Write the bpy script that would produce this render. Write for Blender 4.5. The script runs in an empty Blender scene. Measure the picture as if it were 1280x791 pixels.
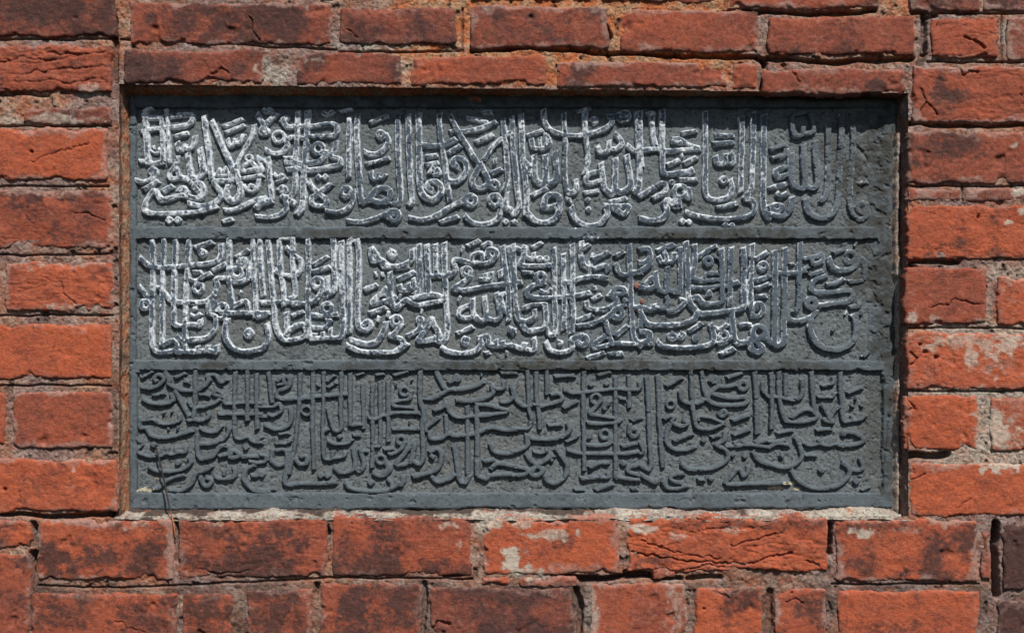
import bpy, math, random
import numpy as np

# ------------------------------------------------------------------ camera, sky, sun, exposure
scene = bpy.context.scene
D = 1.6                       # metres from the camera to the brick face
CAM_Z = -0.10
cam_data = bpy.data.cameras.new("camera")
cam = bpy.data.objects.new("camera", cam_data)
scene.collection.objects.link(cam)
cam.location = (0.0, -D, CAM_Z)
cam.rotation_euler = (math.radians(90), 0, 0)
cam_data.sensor_width = 36
cam_data.lens = 36 * D / 1.28
cam_data.shift_y = -CAM_Z / 1.28
cam_data.clip_start = 0.05
cam_data.clip_end = 200
scene.camera = cam

TO_SUN = (0.25, -0.76, 1.02)
sx, sy, sz = TO_SUN
sun_el = math.atan2(sz, math.hypot(sx, sy))
sun_rot = math.atan2(sx, sy)
world = bpy.data.worlds.new("World")
scene.world = world
world.use_nodes = True
wn, wl = world.node_tree.nodes, world.node_tree.links
sky = wn.new("ShaderNodeTexSky")
sky.sky_type = 'NISHITA'
sky.sun_disc = False
sky.sun_elevation = sun_el
sky.sun_rotation = sun_rot
wl.new(sky.outputs[0], wn["Background"].inputs[0])
wn["Background"].inputs[1].default_value = 0.06

sun_data = bpy.data.lights.new("sun", 'SUN')
sun_data.energy = 5.0
sun_data.angle = math.radians(0.5)
sun_data.color = (1.0, 0.95, 0.88)
sun = bpy.data.objects.new("sun", sun_data)
scene.collection.objects.link(sun)
from mathutils import Vector
sun.rotation_euler = Vector(TO_SUN).to_track_quat('Z', 'Y').to_euler()
sun.location = (1, -2, 2)

scene.view_settings.view_transform = 'Standard'
scene.view_settings.look = 'None'
scene.view_settings.exposure = 0.25
scene.view_settings.gamma = 1.0

# ------------------------------------------------------------------ numeric helpers (1 unit = 1 mm on the wall face)
rs = np.random.RandomState(7)
TABLES = [rs.rand(256, 256) for _ in range(8)]

def vnoise(x, y, seed=0):
    T = TABLES[seed % 8]
    ox, oy = (seed * 37.13) % 251, (seed * 91.7) % 241
    x = x + ox; y = y + oy
    xi = np.floor(x).astype(np.int64); yi = np.floor(y).astype(np.int64)
    fx = x - xi; fy = y - yi
    fx = fx * fx * (3 - 2 * fx); fy = fy * fy * (3 - 2 * fy)
    x0 = xi & 255; x1 = (xi + 1) & 255; y0 = yi & 255; y1 = (yi + 1) & 255
    return (T[x0, y0] * (1 - fx) + T[x1, y0] * fx) * (1 - fy) + (T[x0, y1] * (1 - fx) + T[x1, y1] * fx) * fy

def fbm(x, y, scale, octaves=3, seed=0, stretch=1.0):
    """fractal noise in about -1..1, 'scale' = size of the largest lump in mm"""
    a, s, tot, norm = 1.0, 1.0 / scale, 0.0, 0.0
    for k in range(octaves):
        tot = tot + a * (vnoise(x * s / stretch, y * s, seed + k * 3) * 2 - 1)
        norm += a; a *= 0.55; s *= 2.03
    return tot / norm * 1.5

def sstep(a, b, x):
    t = np.clip((x - a) / (b - a), 0, 1)
    return t * t * (3 - 2 * t)

def seg_dist(X, Y, ax, ay, bx, by):
    dx, dy = bx - ax, by - ay
    L2 = dx * dx + dy * dy + 1e-9
    t = np.clip(((X - ax) * dx + (Y - ay) * dy) / L2, 0, 1)
    return np.hypot(X - ax - t * dx, Y - ay - t * dy)

def poly_dist(X, Y, pts):
    d = np.full(X.shape, 1e9)
    for (ax, ay), (bx, by) in zip(pts[:-1], pts[1:]):
        d = np.minimum(d, seg_dist(X, Y, ax, ay, bx, by))
    return d

def ellipses(X, Y, lst, seed, grain=14):
    """soft ragged blotches: (cx, cy, rx, ry, strength)"""
    out = np.zeros(X.shape)
    n = 1.35 * fbm(X, Y, grain, 5, seed)
    for cx, cy, rx, ry, s in lst:
        if X.min() > cx + 2 * rx or X.max() < cx - 2 * rx or Y.min() > cy + 2 * ry or Y.max() < cy - 2 * ry:
            continue
        r = np.hypot((X - cx) / rx, (Y - cy) / ry)
        out = np.maximum(out, s * sstep(1.35, 0.35, r + 0.55 * n))
    return out

class Sheet:
    """collects grids of points into one mesh"""
    def __init__(self):
        self.co, self.quads, self.col, self.n = [], [], [], 0
    def grid(self, X, Y, depth, keep, col):
        h, w = X.shape
        q = keep[:-1, :-1] & keep[1:, :-1] & keep[1:, 1:] & keep[:-1, 1:]
        if not q.any():
            return
        idx = np.arange(h * w).reshape(h, w)
        f = np.stack([idx[:-1, :-1][q], idx[1:, :-1][q], idx[1:, 1:][q], idx[:-1, 1:][q]], 1)
        used = np.unique(f)
        remap = np.full(h * w, -1); remap[used] = np.arange(len(used))
        P = np.stack([(X.ravel() - 640) / 1000, depth.ravel() / 1000, (395.5 - Y.ravel()) / 1000], 1)[used]
        self.co.append(P); self.quads.append(remap[f] + self.n)
        self.col.append(np.stack([np.broadcast_to(c, X.shape).ravel() for c in col], 1)[used])
        self.n += len(used)
    def build(self, name, mat, parent=None, scale=1.0):
        co = np.concatenate(self.co); fq = np.concatenate(self.quads); col = np.concatenate(self.col)
        if scale != 1.0:
            co[:, 0] *= scale
            co[:, 2] = CAM_Z + (co[:, 2] - CAM_Z) * scale
        me = bpy.data.meshes.new(name)
        me.vertices.add(len(co)); me.vertices.foreach_set("co", co.astype(np.float32).ravel())
        me.loops.add(fq.size); me.loops.foreach_set("vertex_index", fq.astype(np.int32).ravel())
        me.polygons.add(len(fq))
        me.polygons.foreach_set("loop_start", np.arange(0, fq.size, 4, dtype=np.int32))
        me.polygons.foreach_set("use_smooth", np.ones(len(fq), dtype=bool))
        me.update(calc_edges=True)
        at = me.attributes.new("wear_and_shade", 'FLOAT_COLOR', 'POINT')
        at.data.foreach_set("color", col.astype(np.float32).ravel())
        me.materials.append(mat)
        ob = bpy.data.objects.new(name, me)
        scene.collection.objects.link(ob)
        ob.parent = parent
        return ob

def mesh_grid(x0, y0, x1, y1, res):
    xs = np.arange(x0, x1 + res, res); ys = np.arange(y0, y1 + res, res)
    return np.meshgrid(xs, ys)

def empty(name, label, cat, loc=(0, 0, 0)):
    o = bpy.data.objects.new(name, None)
    o.empty_display_size = 0.05
    scene.collection.objects.link(o)
    o["label"] = label; o["category"] = cat
    return o

# ------------------------------------------------------------------ materials
class NT:
    def __init__(self, name):
        self.m = bpy.data.materials.new(name); self.m.use_nodes = True
        self.t = self.m.node_tree; self.bsdf = self.t.nodes["Principled BSDF"]
        tc = self.t.nodes.new("ShaderNodeTexCoord"); self.co = tc.outputs["Object"]
        at = self.t.nodes.new("ShaderNodeAttribute"); at.attribute_name = "wear_and_shade"
        sp = self.t.nodes.new("ShaderNodeSeparateColor")
        self.t.links.new(at.outputs["Color"], sp.inputs[0])
        self.r, self.g, self.b, self.a = sp.outputs[0], sp.outputs[1], sp.outputs[2], at.outputs["Alpha"]
    def put(self, sock, v):
        if hasattr(v, "is_linked"): self.t.links.new(v, sock)
        else: sock.default_value = v
    def noise(self, scale, detail=4, rough=0.6, stretch=None):
        n = self.t.nodes.new("ShaderNodeTexNoise"); n.inputs["Scale"].default_value = scale
        n.inputs["Detail"].default_value = detail; n.inputs["Roughness"].default_value = rough
        co = self.co
        if stretch:
            mp = self.t.nodes.new("ShaderNodeMapping"); mp.inputs["Scale"].default_value = stretch
            self.t.links.new(co, mp.inputs[0]); co = mp.outputs[0]
        self.t.links.new(co, n.inputs["Vector"]); return n.outputs["Fac"]
    def math(self, op, a, b=0.0, clamp=False):
        n = self.t.nodes.new("ShaderNodeMath"); n.operation = op; n.use_clamp = clamp
        self.put(n.inputs[0], a); self.put(n.inputs[1], b); return n.outputs[0]
    def ramp(self, v, lo, hi):
        n = self.t.nodes.new("ShaderNodeMapRange"); n.interpolation_type = 'SMOOTHSTEP'
        self.put(n.inputs[0], v); n.inputs[1].default_value = lo; n.inputs[2].default_value = hi; return n.outputs[0]
    def mix(self, f, a, b, mode='MIX'):
        n = self.t.nodes.new("ShaderNodeMix"); n.data_type = 'RGBA'; n.blend_type = mode
        self.put(n.inputs["Factor"], f)
        for s, v in ((n.inputs[6], a), (n.inputs[7], b)):
            if isinstance(v, tuple): v = (*v, 1)
            self.put(s, v)
        return n.outputs[2]
    def bump(self, h, dist, strength=1.0, prev=None):
        n = self.t.nodes.new("ShaderNodeBump"); n.inputs["Strength"].default_value = strength
        n.inputs["Distance"].default_value = dist; self.put(n.inputs["Height"], h)
        if prev is not None: self.t.links.new(prev, n.inputs["Normal"])
        return n.outputs[0]
    def done(self, col, rough, normal=None, spec=0.3):
        self.put(self.bsdf.inputs["Base Color"], col); self.put(self.bsdf.inputs["Roughness"], rough)
        self.bsdf.inputs["Specular IOR Level"].default_value = spec
        if normal is not None: self.t.links.new(normal, self.bsdf.inputs["Normal"])
        return self.m

def brick_material():
    k = NT("fired_brick")
    big, mid, fine, grain = k.noise(16, 5), k.noise(60, 5, 0.65), k.noise(220, 5, 0.75), k.noise(700, 3, 0.75)
    c = k.mix(k.r, (0.145, 0.048, 0.037), (0.46, 0.105, 0.045))
    c = k.mix(k.math('MULTIPLY', k.ramp(big, 0.35, 0.70), 0.45), c, k.mix(k.r, (0.185, 0.072, 0.054), (0.34, 0.085, 0.043)))
    c = k.mix(k.math('MULTIPLY', k.ramp(mid, 0.44, 0.70), 0.55), c, k.mix(k.r, (0.14, 0.06, 0.05), (0.24, 0.07, 0.042)))
    c = k.mix(k.math('MULTIPLY', k.ramp(fine, 0.53, 0.70), 0.45), c, (0.42, 0.155, 0.105))
    c = k.mix(k.math('MULTIPLY', k.ramp(fine, 0.48, 0.30), 0.65), c, (0.085, 0.030, 0.025))
    c = k.mix(k.math('MULTIPLY', k.ramp(k.noise(95, 7, 0.8), 0.52, 0.62), 0.45), c, k.mix(k.r, (0.30, 0.125, 0.09), (0.46, 0.15, 0.075)))
    c = k.mix(k.math('MULTIPLY', k.ramp(k.noise(48, 7, 0.8, (0.7, 1, 1.3)), 0.53, 0.64), 0.72), c, k.mix(k.r, (0.085, 0.038, 0.033), (0.20, 0.050, 0.031)))
    streak = k.noise(70, 5, 0.75, (0.35, 1, 2.2))
    c = k.mix(k.math('MULTIPLY', k.ramp(streak, 0.56, 0.72), 0.4), c, (0.12, 0.05, 0.04))
    soot = k.ramp(k.math('ADD', k.g, k.math('MULTIPLY', k.math('SUBTRACT', k.noise(150, 6, 0.8), 0.5), 2.8)), 0.05, 0.95)
    c = k.mix(k.math('MULTIPLY', soot, 0.88), c, k.mix(mid, (0.024, 0.017, 0.018), (0.090, 0.050, 0.044)))
    wh = k.ramp(k.math('ADD', k.b, k.math('MULTIPLY', k.math('SUBTRACT', k.noise(130, 6, 0.8), 0.5), 2.0)), 0.25, 1.0)
    c = k.mix(k.math('MULTIPLY', wh, 0.85), c, k.mix(k.a, k.mix(fine, (0.21, 0.125, 0.105), (0.46, 0.31, 0.26)), (0.50, 0.46, 0.38)))
    c = k.mix(0.8, c, k.mix(grain, (0.15, 0.15, 0.15), (0.85, 0.85, 0.85)), 'OVERLAY')
    n = k.bump(k.noise(520, 5, 0.8), 0.0019, 1.0)
    n = k.bump(k.noise(130, 5, 0.7, (0.8, 1, 1.8)), 0.0014, 0.7, n)
    return k.done(c, 0.92, n, 0.2)

def mortar_material():
    k = NT("lime_mortar")
    mid, fine = k.noise(45, 5, 0.65), k.noise(260, 5, 0.75)
    c = k.mix(k.ramp(mid, 0.35, 0.65), (0.19, 0.108, 0.088), (0.32, 0.235, 0.212))
    c = k.mix(k.r, c, k.mix(k.ramp(mid, 0.4, 0.6), (0.46, 0.145, 0.055), (0.40, 0.24, 0.14)))
    c = k.mix(k.g, c, k.mix(mid, (0.32, 0.30, 0.25), (0.54, 0.51, 0.44)))
    c = k.mix(k.b, c, (0.06, 0.042, 0.034))
    c = k.mix(k.math('MULTIPLY', k.ramp(fine, 0.52, 0.38), 0.65), c, (0.045, 0.034, 0.03))
    c = k.mix(k.math('MULTIPLY', k.ramp(fine, 0.60, 0.72), 0.35), c, (0.62, 0.52, 0.42))
    c = k.mix(k.math('MULTIPLY', k.ramp(k.noise(75, 3), 0.60, 0.70), 0.6), c, (0.36, 0.105, 0.045))
    n = k.bump(k.noise(330, 5, 0.75), 0.0024, 1.0)
    n = k.bump(k.noise(90, 4, 0.7), 0.0035, 0.8, n)
    return k.done(c, 0.95, n, 0.15)

def stone_material(name, rough_face):
    """r = lime wash left on it, g = closeness to the carved edge, b = dirt, a = lichen or lime crust"""
    k = NT(name)
    mid, fine = k.noise(40, 5, 0.6), k.noise(330, 4, 0.7)
    if rough_face:
        c = k.mix(mid, (0.090, 0.107, 0.118), (0.145, 0.164, 0.170))
        c = k.mix(k.math('MULTIPLY', k.ramp(k.noise(7, 4, 0.6), 0.45, 0.65), 0.32), c, (0.118, 0.117, 0.100))
        c = k.mix(k.math('MULTIPLY', k.ramp(k.noise(22, 5, 0.7, (1, 1, 0.5)), 0.52, 0.68), 0.45), c, (0.062, 0.070, 0.074))
        c = k.mix(k.math('MULTIPLY', k.ramp(k.noise(260, 3, 0.7), 0.47, 0.36), 0.85), c, (0.026, 0.032, 0.037))
        c = k.mix(k.math('MULTIPLY', k.ramp(fine, 0.58, 0.72), 0.5), c, (0.22, 0.24, 0.24))
    else:
        c = k.mix(mid, (0.058, 0.076, 0.092), (0.112, 0.134, 0.148))
        c = k.mix(k.math('MULTIPLY', k.ramp(k.noise(150, 5, 0.75), 0.47, 0.34), 0.7), c, (0.024, 0.029, 0.036))
        c = k.mix(k.math('MULTIPLY', k.ramp(fine, 0.60, 0.74), 0.4), c, (0.20, 0.215, 0.22))
    if not rough_face:
        c = k.mix(k.math('MULTIPLY', k.ramp(k.noise(30, 6, 0.75), 0.50, 0.62), 0.5), c, (0.045, 0.054, 0.060))
    c = k.mix(k.math('MULTIPLY', k.b, k.ramp(k.noise(70, 5, 0.7), 0.25, 0.60)), c, (0.034, 0.034, 0.029))
    # chalky wash: fullest along the carved edges, rubbed off the middles in long patches
    wn_ = k.math('ADD', k.math('MULTIPLY', k.noise(110, 2, 0.5, (1.3, 1, 0.8)), 0.9), k.math('MULTIPLY', k.noise(260, 3, 0.65), 1.1))
    wn_ = k.math('ADD', k.math('MULTIPLY', k.math('SUBTRACT', wn_, 1.0), 2.2), 1.0)
    v = k.math('ADD', k.math('SUBTRACT', k.math('MULTIPLY', k.r, 1.1), wn_), k.math('MULTIPLY', k.math('MULTIPLY', k.g, k.r), 0.66))
    v = k.math('SUBTRACT', v, k.math('MULTIPLY', k.math('SUBTRACT', 1.0, k.g), k.math('MULTIPLY', 0.95, k.math('SUBTRACT', 1.02, k.r))))
    p = k.ramp(v, -0.34, 0.42)
    c = k.mix(k.math('MULTIPLY', k.math('MULTIPLY', k.r, k.ramp(k.noise(90, 5, 0.75), 0.36, 0.66)), 0.40), c, (0.23, 0.285, 0.34))
    c = k.mix(k.math('MULTIPLY', k.ramp(k.r, 0.45, 0.75), 0.75), c, k.mix(fine, (0.013, 0.024, 0.040), (0.058, 0.085, 0.118)))
    c = k.mix(k.math('MULTIPLY', p, 0.85), c, k.mix(k.ramp(k.noise(180, 4, 0.7), 0.35, 0.65), (0.30, 0.36, 0.42), (0.74, 0.77, 0.79)))
    li = k.ramp(k.math('ADD', k.a, k.math('MULTIPLY', k.math('SUBTRACT', k.noise(160, 5, 0.7), 0.5), 1.0)), 0.45, 0.75)
    c = k.mix(k.math('MULTIPLY', li, 0.85), c, (0.46, 0.41, 0.28))
    if rough_face:
        n = k.bump(k.noise(520, 3, 0.7), 0.0016, 1.0)
        n = k.bump(k.noise(170, 3, 0.6), 0.0012, 0.6, n)
        return k.done(c, 0.8, n, 0.35)
    n = k.bump(k.noise(420, 4, 0.7), 0.0011, 0.8)
    n = k.bump(k.noise(120, 3, 0.6), 0.0015, 0.5, n)
    return k.done(c, 0.72, n, 0.25)

M_BRICK, M_MORTAR = brick_material(), mortar_material()
M_PANEL, M_STONE = stone_material("rough_basalt", True), stone_material("dressed_basalt", False)

# ------------------------------------------------------------------ brick wall
# x0, y0, x1, y1, orange, soot, lime bloom, roughness   (millimetres on the wall face)
BR = [
 (-60,-28,146,46,.40,.48,.0,.6), (163,3,415,56,.42,.5,.0,.5), (424,9,571,55,.34,.5,.2,.3), (588,8,761,61,.45,.42,.15,.5),
 (774,13,949,66,.5,.3,.12,.4), (960,21,1143,69,.4,.42,.12,.4), (1163,23,1248,73,.62,.1,.1,.9), (1258,22,1345,76,.30,.35,.55,.5),
 (-60,-110,140,-36,.4,.3,.1,.5), (152,-80,390,-5,.4,.2,.2,.5), (400,-75,575,-3,.5,.2,.3,.5), (588,-72,740,1,.5,.2,.2,.5), (752,-70,898,3,.5,.1,.2,.5),
 (911,-66,1101,11,.55,.2,.1,.4), (1138,-62,1225,15,.2,.45,.4,.4), (1229,-62,1345,14,.25,.4,.35,.4),
 (155,62,328,105,.38,.4,.15,.6), (371,67,503,106,.42,.35,.25,.5), (512,70,683,108,.62,.1,.08,.4), (696,77,911,110,.5,.28,.12,.4),
 (915,78,948,112,.52,.15,.1,.3), (952,84,1133,117,.42,.35,.2,.5),
 (-60,57,141,117,.62,.18,.1,1.5), (26,134,139,157,.35,.25,.35,.6), (-60,160,135,226,.88,.08,.03,.5), (-60,237,141,311,.55,.32,.05,.9),
 (5,327,140,389,.78,.1,.2,.9), (-60,327,0,389,.7,.1,.2,.5), (-60,405,141,474,.98,.03,.03,.45), (16,489,141,560,.55,.12,.08,.4), (-60,489,7,556,.8,.1,.2,.4),
 (-60,573,147,640,.85,.2,.08,.6), (-60,649,38,683,.8,.25,.05,.8), (-60,690,37,800,.58,.25,.05,.5),
 (47,649,217,725,.72,.38,.16,.5), (224,649,410,722,.52,.45,.12,.8), (415,646,589,719,.66,.45,.12,.4), (605,646,774,717,.90,.10,.20,.4),
 (785,646,1034,713,.90,.12,.18,1.4), (1043,650,1223,726,.85,.35,.16,.5), (1226,664,1239,724,.4,.3,.1,.4), (1253,655,1345,738,.18,.98,.1,.6),
 (38,741,222,815,.66,.38,.06,.4), (227,741,291,815,.66,.42,.05,.5), (307,735,390,815,.52,.48,.1,.6), (399,728,526,815,.55,.55,.08,.4),
 (538,734,717,815,.25,.45,.18,.5), (737,728,858,815,.58,.12,.35,.4), (869,733,952,815,.92,.22,.06,.4), (968,735,1033,815,.72,.35,.05,.6),
 (1047,738,1224,815,.92,.22,.05,.4), (1247,748,1345,815,.18,.95,.1,.5),
 (1141,81,1345,154,.58,.35,.06,.9), (1134,164,1345,230,.52,.4,.04,.5), (1134,235,1202,251,.35,.2,.5,.4), (1206,235,1345,251,.35,.2,.5,.4),
 (1134,257,1345,325,.8,.25,.10,.8), (1130,333,1236,406,.55,.1,.06,.6), (1247,345,1345,406,.8,.05,.45,.5), (1133,416,1345,486,.92,.05,.42,.8),
 (1130,493,1223,562,.95,.03,.08,.6), (1238,496,1345,564,.75,.05,.55,.5), (1137,578,1345,645,.95,.1,.10,.6),
 (600,718,638,732,.95,.1,.1,1.6), (642,722,720,733,.5,.2,.3,.9), (816,712,846,724,.5,.3,.2,1.2),
]
# the wall goes on past the picture's edges
rr = random.Random(3)
def fill(x0, y0, x1, y1):
    x = x0
    while x < x1 - 30:
        w = min(rr.choice((85, 165, 185, 195)), x1 - x - 6)
        if x1 - x - w < 40: w = x1 - x - 6
        BR.append((x, y0, x + w, y1, rr.uniform(.45, .9), rr.uniform(.05, .4), rr.uniform(0, .2), rr.uniform(.3, .9)))
        x += w + 12
for y0, y1 in ((-28,46),(57,117),(160,226),(237,311),(327,389),(405,474),(489,556),(573,640),(649,683),(690,800)):
    fill(-470, y0, -68, y1)
for y0, y1 in ((22,76),(81,154),(164,230),(257,325),(340,406),(416,486),(496,564),(578,645),(655,738),(748,815)):
    fill(1353, y0, 1760, y1)
for i in range(3):
    fill(-470 + 40 * i, -195 - 85 * i, 1760, -120 - 85 * i)
    fill(-470 + 40 * i, 828 + 85 * i, 1760, 900 + 85 * i)
fill(-470, -110, -70, -38); fill(1353, -62, 1760, 12)

SOOT = [(60,700,35,30,1),(125,700,40,22,.9),(330,690,60,30,.9),(290,665,40,16,.6),(200,670,18,20,.6),(480,668,30,18,.7),(430,690,12,25,.6),
 (445,762,24,32,1),(260,760,28,30,.8),(345,760,35,30,.8),(185,775,45,30,.7),(70,765,30,22,.7),(640,742,70,16,.8),(600,765,40,22,.6),
 (1085,656,60,10,.6),(960,654,90,9,.6),(925,744,22,24,.8),(1005,758,18,22,.7),(1170,716,45,9,.8),(1120,785,60,14,.5),
 (60,0,90,30,.7),(30,35,50,20,.6),(190,25,14,8,.9),(65,270,40,10,.5),(110,300,30,14,.5),(110,275,25,10,.5),
 (520,22,30,14,.35),(470,40,40,8,.5),(640,45,60,12,.4),(980,50,30,14,.3),(1055,105,70,10,.4),(1180,140,26,10,.4),(1185,205,60,12,.4),
 (1300,690,60,40,.7),(1290,780,40,30,.8),(1185,345,25,20,.25),(820,702,30,8,.7),(900,655,60,8,.5),(705,675,18,12,.5)]
WHITE = [(640,697,16,20,1),(662,714,22,9,.9),(612,655,22,12,.9),(688,668,45,8,.75),(655,655,18,9,.7),(800,660,22,8,.9),(846,670,22,7,.6),(915,663,16,5,.6),
 (1080,665,16,7,.9),(1065,663,12,5,.8),(1140,662,26,6,.5),(172,655,18,9,.6),(560,655,16,6,.7),(574,680,5,9,.6),(845,760,14,36,.6),(740,770,10,40,.6),
 (1195,425,60,12,.7),(1215,445,10,16,.8),(1165,432,14,8,.7),(1260,430,36,18,.8),(1245,455,40,20,.5),(1142,394,8,12,.8),(1168,398,7,8,.6),(1225,402,14,8,.7),
 (1245,530,16,40,.9),(1228,520,12,36,.75),(1262,582,40,12,.9),(1195,580,26,5,.5),(1250,545,40,26,.8),(1272,345,40,16,.6),(1274,240,12,8,.9),(1275,265,8,8,.8),(1262,277,7,4,1),
 (1268,182,6,5,.9),(95,385,40,8,.6),(40,335,26,5,.4),(128,340,14,10,.3),(60,150,80,8,.7),(118,112,26,8,.7),(340,90,22,14,.8),(395,75,16,8,.6),(505,85,10,16,.5),
 (575,60,30,8,.4),(470,58,60,5,.7),(1195,72,40,4,.6),(95,575,16,10,.3),(93,586,3,6,.7),(86,607,8,4,.4),(1260,40,10,26,.5),(1020,50,14,10,.3)]
CRACKS = [  # polyline, half width, depth
 ([(312,20),(314,32),(320,42),(323,50)],1.5,6), ([(912,76),(910,95),(911,112)],1.6,8), ([(1206,47),(1214,50),(1222,55),(1229,61)],2.4,9),
 ([(1172,32),(1178,22),(1200,20),(1225,20),(1240,25)],1.2,6), ([(1196,84),(1205,94),(1210,88),(1222,92)],1.5,6), ([(1150,112),(1157,125),(1150,140)],1.6,6),
 ([(1157,125),(1170,145)],1.3,5), ([(1273,118),(1280,124)],2,6), ([(985,84),(1000,104)],1,3),
 ([(915,680),(950,672),(978,664)],1.2,5), ([(790,688),(830,698),(880,702),(930,705),(958,698),(990,690)],1.6,6), ([(800,676),(850,690),(900,698)],1,4),
 ([(850,712),(880,706),(905,708)],1.2,4), ([(860,668),(900,660),(960,656)],1,3), ([(1005,698),(1022,708)],1.8,5),
 ([(0,78),(30,73),(60,76),(95,72)],1.4,2.6), ([(10,95),(50,90),(90,86),(130,84)],1.3,2.6), ([(20,104),(60,100),(85,106),(120,100)],1.2,2.6), ([(60,66),(100,70),(135,66)],1.1,4),
 ([(78,351),(80,365),(95,378)],1.1,4), ([(50,345),(70,352),(78,351)],.9,3), ([(85,264),(110,268),(130,277)],1.2,4), ([(40,203),(70,190),(110,178)],1,3),
 ([(22,628),(25,618),(24,612)],1.2,4), ([(245,708),(262,714),(290,716),(310,712)],1.3,4), ([(145,775),(160,785),(180,788)],1,3),
 ([(1160,385),(1185,381),(1190,375),(1230,380)],1.3,4), ([(1195,635),(1215,622)],1.3,4), ([(1140,600),(1155,592)],1.2,4), ([(1140,442),(1148,450),(1140,458)],1.8,6),
 ([(1137,500),(1142,508),(1136,512)],1.6,5), ([(540,790),(548,775),(560,778)],2,6), ([(895,740),(912,748),(920,741)],1.2,3), ([(983,752),(995,748),(1003,752)],1.6,4),
 ([(265,92),(275,85),(285,90)],1.6,5), ([(260,98),(278,100)],1.4,4), ([(436,40),(447,45)],1.2,3), ([(540,66),(548,60)],1.2,3), ([(850,640),(880,650)],1,3),
]
PITS = [(6,612,2.2),(1222,272,1.4),(1156,440,3),(1170,447,3.5),(440,654,2.2),(270,720,2),(40,190,2.5),(1195,80,2),(880,760,2),(990,740,2.5),(1150,430,2)]

def in_frame(x0, y0, x1, y1):
    return x1 > -30 and x0 < 1310 and y1 > -30 and y0 < 825

bricks = Sheet()
brick_list = []
for i, (x0, y0, x1, y1, tint, soot, lime, rgh) in enumerate(BR):
    near = in_frame(x0, y0, x1, y1)
    res = 1.15 if near else 4.0
    pad = 5 if near else 6
    X, Y = mesh_grid(x0 - pad, y0 - pad, x1 + pad, y1 + pad, res)
    cx, cy, hx, hy = (x0 + x1) / 2, (y0 + y1) / 2, (x1 - x0) / 2, (y1 - y0) / 2
    qx, qy = np.abs(X - cx) - hx, np.abs(Y - cy) - hy
    sd = -np.minimum(np.maximum(qx, qy), 0) - np.hypot(np.maximum(qx, 0), np.maximum(qy, 0))   # > 0 inside
    ragged = 0.5 + 0.5 * min(rgh, 1.2)
    sd = sd + fbm(X, Y, 34, 3, i) * 3.0 * ragged + fbm(X, Y, 11, 4, i + 5) * 1.9 * ragged - 0.4
    corner = np.maximum(0, qx + qy + 9)
    sd = sd - corner * corner * 0.018
    big = fbm(X, Y, 60, 3, i + 2); med = fbm(X, Y, 16, 4, i + 3); fin = fbm(X, Y, 4.2, 2, i + 4)
    h = (rr.uniform(0.6, 2.6) if not (100 < y1 < 120 and 150 < x0 < 1000) else 1.0) + big * 1.4 * (0.6 + rgh * 0.6) + med * 1.1 * (0.12 + 0.95 * rgh) + fin * 0.38
    ridg = np.abs(fbm(X, Y + 5 * big, 17, 4, i + 6, stretch=4.0))
    h -= np.minimum(np.maximum(0, rgh - 0.5), .5) * 2.0 * sstep(0.14, 0.0, ridg)
    chip = fbm(X, Y, 24, 3, i + 7)
    h -= 3.5 * sstep(0.6, 1.25, chip + 0.55 * sstep(9, 0, sd))
    e = np.clip(sd / 5.0, 0, 1)
    h -= 3.0 * (1 - np.sqrt(np.maximum(0, 1 - (1 - e) ** 2)))
    for pts, hw, dp in CRACKS:
        px = [p[0] for p in pts]; py = [p[1] for p in pts]
        if max(px) < x0 or min(px) > x1 or max(py) < y0 - 4 or min(py) > y1 + 4: continue
        d = poly_dist(X + fbm(X, Y, 12, 3, 8) * 3.0, Y + fbm(X, Y, 10, 3, 3) * 3.0, pts)
        cw = hw * np.clip(0.55 + 0.5 * fbm(X, Y, 14, 2, 9), 0.12, 1.2)
        h -= dp * 0.7 * sstep(cw + 0.8, cw * 0.3, d)
    for px, py, r in PITS:
        if x0 < px < x1 and y0 < py < y1:
            h -= 5 * sstep(r + .8, r * .4, np.hypot(X - px, Y - py) + 1.5 * fin)
    h = np.where(sd < 0, np.maximum(-16, -2.2 + sd * 8), h)
    smear_k = rr.uniform(.35, .85)
    sootv = np.maximum(sstep(0.86 - 1.15 * soot, 1.42 - 1.15 * soot, 0.55 + 0.5 * fbm(X, Y, 42, 4, i + 1)) * 0.9, ellipses(X, Y, SOOT, 2))
    if soot < .15: sootv = np.maximum(sootv * 0.5, ellipses(X, Y, SOOT, 2))
    wv = np.clip(lime * 0.75 + 0.25 * fbm(X, Y, 22, 3, i + 2) * lime + 0.25 * lime * sstep(8, 0, sd), 0, 1)
    smear = sstep(11, 0, sd + 9 * fbm(X, Y, 26, 4, i + 3)) * smear_k
    wv = np.maximum(np.maximum(wv, smear), ellipses(X, Y, WHITE, 5, 9))
    tv = np.clip((tint - 0.6) * 1.25 + 0.56 + 0.2 * fbm(X, Y, 50, 3, i + 4) + 0.06 * fbm(X, Y, 9, 3, i), 0, 1)
    bricks.grid(X, Y, -h, sd > -1.9, (tv, sootv, wv, ellipses(X, Y, WHITE, 5, 9)))
    brick_list.append((x0, y0, x1, y1))

brick_wall = empty("brick_wall", "weathered red brick wall with pale mortar joints around the dark inscribed stone", "brick wall")
bricks.build("bricks", M_BRICK, brick_wall)

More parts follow.
